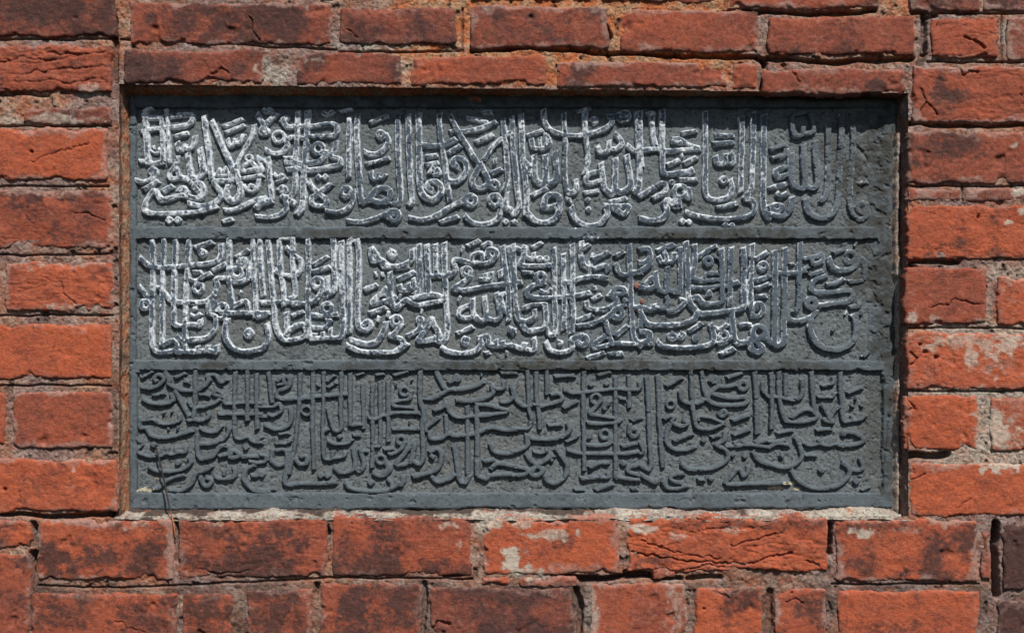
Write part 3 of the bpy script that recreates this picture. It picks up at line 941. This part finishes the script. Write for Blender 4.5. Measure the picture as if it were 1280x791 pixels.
ROWS[3] = """
@160 455
32 75,145 130,150 190,130 220,90 190,65 160,85 175,110
28 80,85 150,45
34 85,215 150,245 230,245 275,220 265,185
26 150,195 220,180
34 225,45 250,100 250,125 320,160 400,165 460,145 495,100 485,70
34 285,160 330,240 375,325
30 290,85 350,55
32 345,100 375,110
30 485,70 540,70 570,115 610,95
32 412,40 412,150 410,260 400,330
30 440,190 480,190 500,195
32 370,230 400,265 470,265 550,230 580,190 550,165 525,185 560,200
28 215,300 220,305
28 265,295 268,298
32 75,330 70,390 110,400 140,440
30 70,350 150,345 200,370 260,370 310,350 315,315
30 130,320 110,345
34 110,400 150,445 230,455 310,440 390,410
30 240,400 250,403
30 300,395 305,398
32 365,350 410,345 450,350 495,325 490,295
32 425,400 425,480 430,560 450,590
32 440,395 490,420 545,415 575,380
32 440,495 520,490 590,460 620,410 610,380
32 590,200 600,245 660,245 740,240 830,245
32 555,310 640,310 740,310 830,310
32 660,50 655,200 655,350 660,440 690,465 740,450 770,480 830,485
32 735,40 735,200 735,350
30 45,460 80,490 60,520 60,545 120,570 190,570 230,555 270,560 310,545 350,545 355,510
28 240,555 240,520
28 290,545 290,515
40 155,500
36 450,590 520,570 570,510 620,510 620,550 560,570
36 620,570 650,580 690,560 650,535 630,560
36 700,575 760,570 800,570
40 725,515
32 125,630 170,660 250,665 340,650 385,610 375,575
40 305,610
32 150,770 190,765 240,720 300,695 345,685
32 250,780 330,780 390,740 410,690 440,670
32 440,690 460,740 490,755 515,720 480,700
32 440,675 490,650 510,630
34 530,695 570,710 640,705 660,670 655,640
28 590,690 590,660
34 780,625 730,650 715,710 750,760 800,790 880,790
32 760,690 790,690 815,660
32 745,600 790,610
@320 455
32 0,60 0,200 5,400
28 130,130 170,120 160,80 130,110
34 165,75 205,90 195,140 140,165 125,190 150,215 250,215 350,205 450,195 560,185
30 75,50 85,150 95,240
28 415,50 415,250 410,400 415,560 440,590 490,580 540,575 550,545
30 350,50 350,200 345,400 350,500 355,650
30 270,60 265,250 250,400 235,520 200,680
30 375,130 385,130
30 445,145 490,115
26 440,110 480,70
30 580,60 580,200 580,380
30 525,50 525,150 520,300 525,395 490,415 470,380 440,270
34 440,400 410,420
o 24 310,290 28
30 0,265 100,265 140,245 155,290 110,320 70,310
30 0,325 70,325
34 210,270 215,350 180,390 120,405 50,375
30 140,435 200,425
30 120,495 160,490 190,490 210,470
30 30,450 0,480
34 100,530 90,590 130,625 180,610 190,560 170,530 120,535
30 0,610 50,605 60,570 20,560
40 35,680
32 0,775 60,780 110,770
36 205,530 190,620 180,740 270,740 390,740 490,730
32 240,580 270,620 310,610 310,570 270,575
40 400,690
40 440,690
30 440,475 490,495 560,490 590,465
34 515,450
28 470,580 475,540
26 620,70 665,55
26 740,70 790,60
30 655,120 660,250 665,400
30 580,380 620,375 660,375
30 720,130 715,250 720,400 715,640
30 765,110 765,250 765,480 740,510 730,490
30 690,330 740,340 790,315
30 600,440 640,440
34 480,640 520,670 570,665 610,630 600,520
34 610,640 640,660 665,620 640,520
30 640,540 690,540
o 30 770,590 26
32 720,670 750,690 800,685 830,640 800,600
34 550,730 590,770 680,785 790,785 850,760 880,730
40 710,735
@480 455
30 60,70 150,45
28 70,125 75,128
28 168,100 170,103
32 25,110 25,250 25,400 25,480
o 30 125,170 26
32 165,170 155,215 110,225 60,235 70,260 180,270
34 0,320 60,305 150,300 220,305
34 225,45 220,150 225,240 245,300 235,380 240,480 240,580 215,620 170,590
30 155,360 158,362
34 50,400 150,400 230,400 290,370 335,330
34 250,225 310,210 360,180 400,160
36 325,45 345,100 375,150 400,160 480,155 560,140 610,110
30 400,115 430,100 450,70 460,100 440,100
26 600,70 603,72
36 445,225 530,230 610,215 670,180 670,130
30 670,140 700,155 735,150 740,110
32 720,240 770,230 800,200 800,150
34 725,55 790,55
34 310,290 360,270 385,245 400,290 450,330 530,325 640,315 760,300
34 565,250 650,255 770,290
32 515,260 515,400 515,550 515,680
34 570,260 575,400 575,550 575,690
34 280,420 290,460 350,460 400,430 440,445 500,440 560,430 660,395 700,400 760,410 820,405
32 380,315 385,380 385,440
30 250,340 260,420
36 660,490 680,540 750,555 800,550
o 30 105,470 24
32 130,480 100,530 50,555 25,555
32 0,530 60,520
36 185,480 120,560 75,620 130,620 170,590 185,480
36 280,545 330,525 355,560 340,630 290,670 180,695
34 285,560 310,580
34 290,690 330,730 400,710 440,680
36 430,505 450,600 465,710 500,730 525,690
34 575,690 630,710 650,680
34 620,605 680,590
34 660,650 700,615 790,630
36 660,690 790,680
36 0,590 25,640 0,680
34 20,710 60,740 110,740 120,690
28 70,740 70,715
32 50,740 40,780
@640 455
34 0,140 20,210 70,260 120,255
30 0,55 30,55
30 95,40 100,150 105,280 120,340 100,395 60,400 0,400
32 150,50 150,200 165,300 170,405
30 215,40 215,190
34 170,265 270,240 310,215 290,185 240,190
30 130,250 170,255
34 265,80 385,70
34 320,160 370,180 440,175 540,165 640,155 760,160 790,155
34 320,270 400,230
30 530,70 610,50
34 490,130
34 585,125
32 445,50 440,200 440,350 445,500 445,660
32 640,80 640,250 640,450 640,700
30 720,70 725,160 725,270
o 30 520,215 30
32 545,230 500,285 490,310 600,330 650,335
34 590,250 570,275 600,230
34 465,365 550,370 650,360 670,345
30 665,215 705,220
34 740,350 800,330
30 225,380 305,375
34 80,440 150,465 250,465 330,440 355,400 345,365
34 0,545 60,525 95,500 90,440
24 335,480 390,460 410,440
o 30 575,435 28
34 605,450 600,490 540,505 460,500
34 475,460 480,430
34 340,530 410,550 500,555 620,555 700,555 790,540
32 680,510 770,490
o 36 755,425 24
34 730,370 725,430
36 85,550 120,600 150,625
36 255,565 200,600 140,640 120,680 160,690 190,655 160,630
36 275,520 310,570 340,630 330,690 270,735 220,725 205,690
28 130,540 170,550 200,540
26 205,530 215,540
30 240,590 250,600
34 0,690 80,680 90,650 0,630
34 430,710 520,700 590,700 595,670
28 490,710 490,690
28 545,700 545,680
32 480,640 545,610
32 560,615 600,610
40 650,700
32 650,700 720,710 790,715
34 520,780 620,740
28 390,780 440,775
40 690,615
34 790,620 730,640 720,665 790,690
30 740,775 770,770
@800 455
32 40,80 50,200 55,350 60,500 70,640
32 110,70 115,200 120,350 130,500 140,640
32 165,135 260,85
32 315,40 320,150 325,250 340,350 360,395 430,405 520,370
32 380,45 395,150 410,200
30 440,110 470,80 475,110 445,115
32 540,85 635,55
34 250,170 260,220 310,245 370,240 400,215
38 490,130 430,185 420,220 470,250 560,255 650,245 655,205 560,210 440,180
34 490,140 550,140 600,130
o 36 640,135 26
36 710,50 715,150 720,250 725,430
o 26 190,250 24
32 520,365 440,335 370,325 360,350
30 495,310 520,285 535,305 510,325 495,310
34 575,350 670,315
34 150,340 180,325 210,330 200,360 250,385 290,370 270,345
34 190,370 165,430 170,490 220,530 290,530 340,510
34 210,475 325,430
36 395,475
34 445,455 490,440
32 580,440 675,405
36 255,615 310,650 420,650 500,620 545,580 530,530 475,500 520,470 530,420
32 530,510 590,510 640,500 690,500
28 590,510 590,480
28 640,505 645,480
36 650,570
34 575,560
34 700,540 730,590 790,620
32 690,500 790,515
32 720,490 790,470
30 760,110 760,160 790,200
36 0,680 90,730 100,715
34 0,620 50,655 70,620
34 145,720 170,765 230,770 290,750
34 270,675 200,690 200,720 260,740
34 360,715 400,715
36 440,710
34 530,745 620,745 700,740 800,740
34 600,650 560,700 530,740
30 590,660 620,650 640,690 665,670 670,630
34 0,110 0,150
30 0,480 20,540 0,560
@960 455
34 20,55 25,200 25,400
34 70,50 70,200 100,330 130,355 200,360 290,340 300,310 250,280 190,300 150,335
30 110,60 110,200
34 0,205 60,205 160,220 210,190 215,95
34 270,50 280,200 290,310
32 340,140 400,120 410,80
30 310,205 350,205 400,205 415,180
26 350,205 350,180
34 450,50 450,150 460,250 470,350 520,350 570,345 605,315
26 520,345 520,320
34 495,180 580,145
30 545,210 548,212
26 515,260 530,260
26 575,260 590,260
34 335,250 360,290 390,350 400,360 360,355 350,340
34 440,260 400,300 380,340
34 300,410 390,400
30 60,430 150,410
36 0,520 60,490 130,500
30 0,480 60,480 110,470
34 170,450 200,510 210,580 150,630 80,640 0,615
28 80,560 95,575
30 215,485 260,505 320,495 370,505 430,495
28 320,500 320,470
36 430,500 500,505 580,485 590,460 540,430 480,425 470,440
30 230,565 300,565
36 145,655 190,720 270,765 360,770 440,745 500,690 500,640 460,610
34 500,650 550,660 590,640 570,580
44 335,655
44 550,725
36 0,740 130,735
24 580,780 630,760
"""
TILE = 160 / 791.0

def parse(text):
    """strokes in millimetres: ('line', width, points) / ('ring', width, centre, radius) / ('dot', width, centre)"""
    ox = oy = 0; out = []
    for ln in text.split("\n"):
        p = ln.split()
        if not p: continue
        if p[0][0] == "@":
            ox, oy = float(p[0][1:]), float(p[1]); continue
        cvt = lambda s: (ox + float(s.split(",")[0]) * TILE, oy + float(s.split(",")[1]) * TILE)
        if p[0] == "o":
            out.append(("ring", float(p[1]) * TILE, cvt(p[2]), float(p[3]) * TILE)); continue
        pts = [cvt(s) for s in p[1:]]
        out.append(("dot", float(p[0]) * TILE, pts[0]) if len(pts) == 1 else ("line", float(p[0]) * TILE, pts))
    return out

def smooth(pts):
    if len(pts) < 3: return pts
    closed = pts[0] == pts[-1]
    P = [np.array(p) for p in pts]; out = []
    for i in range(len(P) - 1):
        p0 = P[i - 1] if i > 0 else (P[-2] if closed else 2 * P[0] - P[1])
        p3 = P[i + 2] if i + 2 < len(P) else (P[1] if closed else 2 * P[-1] - P[-2])
        for t in (0, .25, .5, .75):
            q = 0.5 * (2 * P[i] + (P[i + 1] - p0) * t + (2 * p0 - 5 * P[i] + 4 * P[i + 1] - p3) * t * t + (3 * P[i] - p0 - 3 * P[i + 1] + p3) * t ** 3)
            out.append(tuple(q))
    out.append(tuple(P[-1]))
    return out

def stroke_field(strokes, X, Y, x0, y0, res, grow, rnd, dome, lift, bevel):
    """signed distance (negative inside) to all strokes and the relief height of the stroke on top"""
    sd = np.full(X.shape, 50.0); H = np.zeros(X.shape)
    wob = fbm(X, Y, 11, 3, 51) * 0.5 + fbm(X, Y, 3, 2, 52) * 0.28
    for s in strokes:
        w = s[1] * grow
        if s[0] == "line": pts = smooth(s[2]); xs = [p[0] for p in pts]; ys = [p[1] for p in pts]
        else:
            r = s[3] if s[0] == "ring" else 0
            xs = [s[2][0] - r, s[2][0] + r]; ys = [s[2][1] - r, s[2][1] + r]
        pad = w / 2 + 4
        i0 = max(0, int((min(ys) - pad - y0) / res)); i1 = min(X.shape[0], int((max(ys) + pad - y0) / res) + 2)
        j0 = max(0, int((min(xs) - pad - x0) / res)); j1 = min(X.shape[1], int((max(xs) + pad - x0) / res) + 2)
        if i1 <= i0 or j1 <= j0: continue
        x, y = X[i0:i1, j0:j1], Y[i0:i1, j0:j1]
        if s[0] == "dot":
            dx, dy = np.abs(x - s[2][0]), np.abs(y - s[2][1])
            d = 0.5 * np.hypot(dx, dy) + 0.5 * (dx + dy) * 0.85 - w * 0.55
        elif s[0] == "ring":
            d = np.abs(np.hypot(x - s[2][0], (y - s[2][1])) - s[3]) - w / 2 * 0.92
        else:
            d = np.full(x.shape, 1e6); n = len(pts) - 1
            closed = s[2][0] == s[2][-1]
            for i in range(n):
                (ax, ay), (bx, by) = pts[i], pts[i + 1]
                ex, ey = bx - ax, by - ay; L = math.hypot(ex, ey) + 1e-6; ex /= L; ey /= L
                al = (x - ax) * ex + (y - ay) * ey; pr = (x - ax) * -ey + (y - ay) * ex
                ww = w / 2 * (0.88 + 0.14 * abs(ey))
                over = np.maximum(np.maximum(-al, al - L), 0)
                c = np.hypot(pr, over) - ww
                # pen strokes end in a slanting cut, not in a ball
                if i == 0 and not closed:
                    c = np.where(al < 0, np.maximum(np.abs(pr) - ww, -al - ww * 0.45 + 0.35 * pr), c)
                if i == n - 1 and not closed:
                    c = np.where(al > L, np.maximum(np.abs(pr) - ww, al - L - ww * 0.45 - 0.35 * pr), c)
                d = np.minimum(d, c)
        d = d + wob[i0:i1, j0:j1]
        hs = (5.0 + rnd.uniform(-0.5, 0.7)) * lift
        prof = hs * sstep(0.6, -bevel, d) + dome * sstep(-0.4, -3.2, d)
        sd[i0:i1, j0:j1] = np.minimum(sd[i0:i1, j0:j1], d)
        H[i0:i1, j0:j1] = np.maximum(H[i0:i1, j0:j1], prof)
    return sd, H

tablet = empty("stone_tablet", "dark basalt tablet carved with three lines of Arabic script, set into red brick", "stone tablet")
BASE = DEPTH + 5.0                              # the sunk ground of the panels
LICHEN = [(178,612,13,3.5,1),(196,598,7,3,.9),(986,604,8,3,1),(976,610,14,3,.9),(1000,611,12,2.2,.8),(172,170,3,40,.25)]
CRUST = [(734,300,26,9,.7),(722,286,14,7,.6),(741,332,7,18,.8),(728,318,8,12,.7),(700,292,20,4,.4)]
DIRT_AND_TONE = [(1078,225,34,60,.9),(1085,340,30,60,.8),(1100,500,22,120,.5),(1050,170,40,22,.6),(420,292,90,8,.8),(540,293,90,7,.7),(850,294,90,9,1),(950,294,90,9,1),(1060,293,60,9,.9),(760,457,110,8,1),
 (650,456,90,8,1),(270,457,40,7,.9),(450,457,60,6,.7),(560,456,80,7,.9),(880,457,90,8,.8),(1000,458,80,8,.8),(640,122,480,12,.8),(700,140,90,10,.5),(1112,400,14,260,.9), (1106,220,18,110,1), (1104,350,16,100,1), (1112,580,10,60,.8), (1098,190,30,60,.8)]  # dirt stains, plus one wide strip that darkens the whole top border

def panel_rect(X, Y):
    """> 0 inside one of the three sunk panels"""
    d = np.full(X.shape, -99.0)
    for (a, b, c, e) in ((170, 134.5, 1098, 283.5), (169.5, 298.5, 1097, 450.5), (174.5, 462.8, 1103, 616)):
        q = np.minimum(np.minimum(X - a, c - X), np.minimum(Y - b, e - Y)); d = np.maximum(d, q)
    return d

def dirt_and_tone(X, Y): return np.clip(ellipses(X, Y, DIRT_AND_TONE, 4, 16), 0, 1)

# sunk ground of the panels
Xs, Ys = mesh_grid(164, 124, 1114, 622, 1.2)
gd = BASE - 0.5 * fbm(Xs, Ys, 40, 3, 61) - 0.35 * fbm(Xs, Ys, 5, 3, 62) + 1.3 * sstep(0.45, 0.8, fbm(Xs, Ys, 4.5, 2, 66)) - 0.35 * fbm(Xs, Ys, 2.6, 2, 63)
crk = [(1068,178),(1079,188),(1086,199),(1092,208),(1102,211)]
gd = gd + 2.5 * sstep(2.2, 0.8, poly_dist(Xs, Ys, crk))
slab = Sheet()
slab.grid(Xs, Ys, gd, np.ones(Xs.shape, bool), (0.95 * ellipses(Xs, Ys, CRUST, 7, 7), ellipses(Xs, Ys, CRUST, 7, 7), dirt_and_tone(Xs, Ys), ellipses(Xs, Ys, LICHEN, 6, 6)))
slab.build("panel_ground", M_PANEL, tablet, S)

# raised border (with the stone's edges) and the two bands between the lines
def raised(name, x0, y0, x1, y1, lim):
    X, Y = mesh_grid(x0, y0, x1, y1, 0.9)
    p = panel_rect(X, Y) + fbm(X, Y, 14, 3, 71) * 0.9 + fbm(X, Y, 4, 2, 72) * 0.4
    p = p if name != 'border' else np.where((X > 1080) & (Y < 453), np.where(Y < 134, p, -(X - 1091) / 9), p)
    h = 5.0 * sstep(0.8, -0.4, p) if name != 'border' else np.where((X > 1080) & (Y < 453) & (Y > 134), 5.0 * sstep(1.0, -2.8, p) + .5 * fbm(X, Y, 6, 3, 78), 5.0 * sstep(0.8, -0.4, p)) + 0.35 * fbm(X, Y, 30, 3, 73) + 0.22 * fbm(X, Y, 4, 3, 74)
    h -= 1.8 * sstep(0.45, 0.9, fbm(X, Y, 9, 4, 75) + 0.35 * sstep(-4, 0, p))
    o = lim(X, Y)
    h = h if name != 'border' else np.where((X > 1085) & (Y < 453) & (Y > 134), h - 0.5 * (p > 0.5), h)
    h = np.where(o < 0, h + o * 14, h - 1.6 * sstep(3, 0, o))
    for pts, hw, dp in (([(1085.5,470),(1085.5,560),(1086,618)], .5, .9), ([(1104,470),(1103.5,540),(1104,612)], .8, 1.8), ([(1113,500),(1108,540),(1105,575)], 1.2, 2)):
        h -= dp * sstep(hw + .8, hw * .4, poly_dist(X, Y, pts))
    sh = Sheet()
    cr = ellipses(X, Y, LICHEN, 6, 6); cw_ = ellipses(X, Y, CRUST, 7, 7)
    sh.grid(X, Y, BASE - h, (p < 2.0) & (o > -2.4), (cw_, cw_, dirt_and_tone(X, Y), cr))
    return sh.build(name, M_STONE, tablet, S)
def stone_edge(X, Y):
    n = fbm(X, Y, 30, 3, 76) * 1.6 + fbm(X, Y, 7, 2, 77) * 0.5
    q = np.minimum(np.minimum(X - 160.5, 1121 - 6 * sstep(500, 640, Y) * 0 - X), np.minimum(Y - 117, 636.5 - 0.002 * (X - 640) - Y))
    nick = 6 * sstep(12, 3, np.hypot(X - 838, (Y - 640) * 1.2)) + 2.5 * sstep(40, 0, np.abs(X - 600)) * sstep(620, 640, Y)
    return q + n - nick
EDGE = lambda X, Y: np.minimum(stone_edge(X, Y), np.maximum(np.maximum(170.5 - X, X - 1097), np.maximum(134 - Y, Y - 616.5)) + 0.0)
def frame_lim(X, Y):
    inner = np.maximum(np.maximum(169.0 - X, X - np.where(Y < 453, 1086.0, 1098.0)), np.maximum(134 - Y, Y - 616.0))
    return np.minimum(stone_edge(X, Y), inner + 2.0)
raised("border", 156, 113, 1126, 641, frame_lim)
for ya, yb in ((281, 301), (448, 465)):
    raised("divider_band", 166, ya, 1101, yb, lambda X, Y: 9.0 + 0 * X)

# crumbs of brick and orange mortar stuck to the stone
for cx_, cy_, rx_, ry_, dp_ in ((796, 357, 2.6, 4.2, .9), (803, 377, 2.2, 3.0, .9), (797, 387, 2.0, 2.4, .9), (596, 124, 9, 4.0, 3)):
    Xc, Yc = mesh_grid(cx_ - rx_ * 2, cy_ - ry_ * 2, cx_ + rx_ * 2, cy_ + ry_ * 2, 0.6)
    q = 1 - np.hypot((Xc - cx_) / rx_, (Yc - cy_) / ry_) + 0.45 * fbm(Xc, Yc, 5, 4, 31)
    sh = Sheet()
    sh.grid(Xc, Yc, DEPTH + 1 - dp_ * np.sqrt(np.clip(q, 0, 1)) + 6 * np.clip(-q, 0, 1), q > -0.4, (0.35, 0.25, 0.5, 0.0))
    sh.build("brick_crumb", M_BRICK, tablet, S)

# the three carved lines
def wash(row, X, Y):
    if row == 1:
        a = np.interp(X, (160, 300, 340, 500, 640, 720, 830, 950, 985, 1020, 1095), (1.0, .98, .88, .80, .84, .88, .82, .78, .58, .50, .34))
    elif row == 2:
        a = np.interp(X, (160, 210, 320, 450, 560, 640, 730, 830, 960, 1010, 1095), (.80, .82, .90, .92, .86, .82, .80, .74, .70, .55, .42))
    else:
        return 0.06 + 0.0 * X
    return np.clip(a + 0.16 * fbm(X, Y, 34, 3, 81), 0, 1)
labels = {1: "upper line of raised script, its edges thick with worn white wash",
          2: "middle line of raised script, white wash fading towards the right",
          3: "lowest line of raised script, bare dark stone without white wash"}
rnd = random.Random(11)
for row in (1, 2, 3):
    strokes = parse(ROWS[row])
    y0, y1 = {1: (126, 290), 2: (286, 455), 3: (456, 620)}[row]
    res = 0.62
    X, Y = mesh_grid(163, y0, 1100, y1, res)
    sd, H = stroke_field(strokes, X, Y, 163, y0, res, 1.05 if row != 3 else 1.06, rnd, 0.35 if row != 3 else 0.7, 1.0 if row != 3 else 0.92, 0.9 if row != 3 else 1.5)
    H = H + (0.30 * fbm(X, Y, 6, 3, 83) + 0.16 * fbm(X, Y, 2.2, 2, 84)) * (sd < -0.6) - 0.4
    H -= 1.2 * sstep(0.6, 0.95, fbm(X, Y, 8, 3, 85)) * (sd < -0.4)
    H -= 3.4 * ellipses(X, Y, DIRT_AND_TONE[:2], 4, 16) * (sd < 0)          # worn nearly flat at the right-hand end
    edge = sstep(-2.0, -0.9, sd) * np.clip(0.85 + 0.5 * fbm(X, Y, 13, 3, 87), 0.1, 1.15)
    sh = Sheet()
    sh.grid(X, Y, BASE - H, sd < 0.9, (np.maximum(wash(row, X, Y), ellipses(X, Y, CRUST, 7, 7)), edge, np.clip(dirt_and_tone(X, Y) * 0.8 + (0.10 if row == 3 else 0) * (1 - edge), 0, 1), ellipses(X, Y, LICHEN, 6, 6)))
    ob = sh.build("inscription_line", M_STONE, tablet, S)
    ob["label"] = labels[row]

# ------------------------------------------------------------------ dry stem growing from the joint below the stone, and a straw
def tube(name, pts, r0, r1, mat, n=8):
    P = [Vector(p) for p in pts]
    dense = []
    for i in range(len(P) - 1):
        p0 = P[i - 1] if i else 2 * P[0] - P[1]; p3 = P[i + 2] if i + 2 < len(P) else 2 * P[-1] - P[-2]
        for k in range(8):
            t = k / 8
            dense.append(0.5 * (2 * P[i] + (P[i + 1] - p0) * t + (2 * p0 - 5 * P[i] + 4 * P[i + 1] - p3) * t * t + (3 * P[i] - p0 - 3 * P[i + 1] + p3) * t ** 3))
    dense.append(P[-1]); vs, fs = [], []
    for i, p in enumerate(dense):
        t = i / (len(dense) - 1); r = (r0 + (r1 - r0) * t) * (1 + 0.14 * math.sin(i * 1.9) + (0.35 if i % 9 == 4 else 0))
        tan = (dense[min(i + 1, len(dense) - 1)] - dense[max(i - 1, 0)]).normalized()
        a = tan.cross(Vector((0, 1, 0))).normalized(); b = tan.cross(a)
        for k in range(n):
            an = 2 * math.pi * k / n; vs.append(p + a * r * math.cos(an) + b * r * math.sin(an))
    for i in range(len(dense) - 1):
        for k in range(n): fs.append((i * n + k, i * n + (k + 1) % n, (i + 1) * n + (k + 1) % n, (i + 1) * n + k))
    fs.append(tuple(range(n))); fs.append(tuple(range(len(vs) - 1, len(vs) - 1 - n, -1)))
    me = bpy.data.meshes.new(name); me.from_pydata([tuple(v) for v in vs], [], fs)
    for p in me.polygons: p.use_smooth = True
    me.materials.append(mat)
    o = bpy.data.objects.new(name, me); scene.collection.objects.link(o)
    return o
def W(u, v, depth):
    k = (D * 1000 + depth) / (D * 1000)
    return ((u - 640) * k / 1000, depth / 1000, CAM_Z + ((395.5 - v) / 1000 - CAM_Z) * k)
k = NT("dry_stalk")
zsep = k.t.nodes.new("ShaderNodeSeparateXYZ"); k.t.links.new(k.co, zsep.inputs[0])
c = k.mix(k.ramp(zsep.outputs[2], -0.250, -0.240), (0.34, 0.115, 0.05), (0.020, 0.018, 0.017))
M_STALK = k.done(k.mix(k.math('MULTIPLY', k.noise(500), .15), c, (0.10, 0.06, 0.04)), 0.8, k.bump(k.noise(900), 0.0004))
st = tube("dry_stem", [W(219.5, 676, 1), W(218.5, 666, -4), W(216.5, 652, -3), W(212, 634, 4), W(206.5, 607, 12), W(200.5, 580, 18), W(194.5, 556, 22)], 0.0008, 0.0012, M_STALK)
st["label"] = "thin dark dry stem with reddish foot crossing the tablet's lower left corner"
st["category"] = "plant stem"
k = NT("pale_straw")
M_STRAW = k.done(k.mix(k.noise(300), (0.55, 0.47, 0.33), (0.75, 0.70, 0.58)), 0.7)
sw = tube("straw", [W(1118, 617, 34), W(1119.5, 608, 32), W(1121.5, 598, 30)], 0.0007, 0.0005, M_STRAW)
sw["label"] = "short pale straw caught in the gap at the tablet's lower right edge"
sw["category"] = "straw"
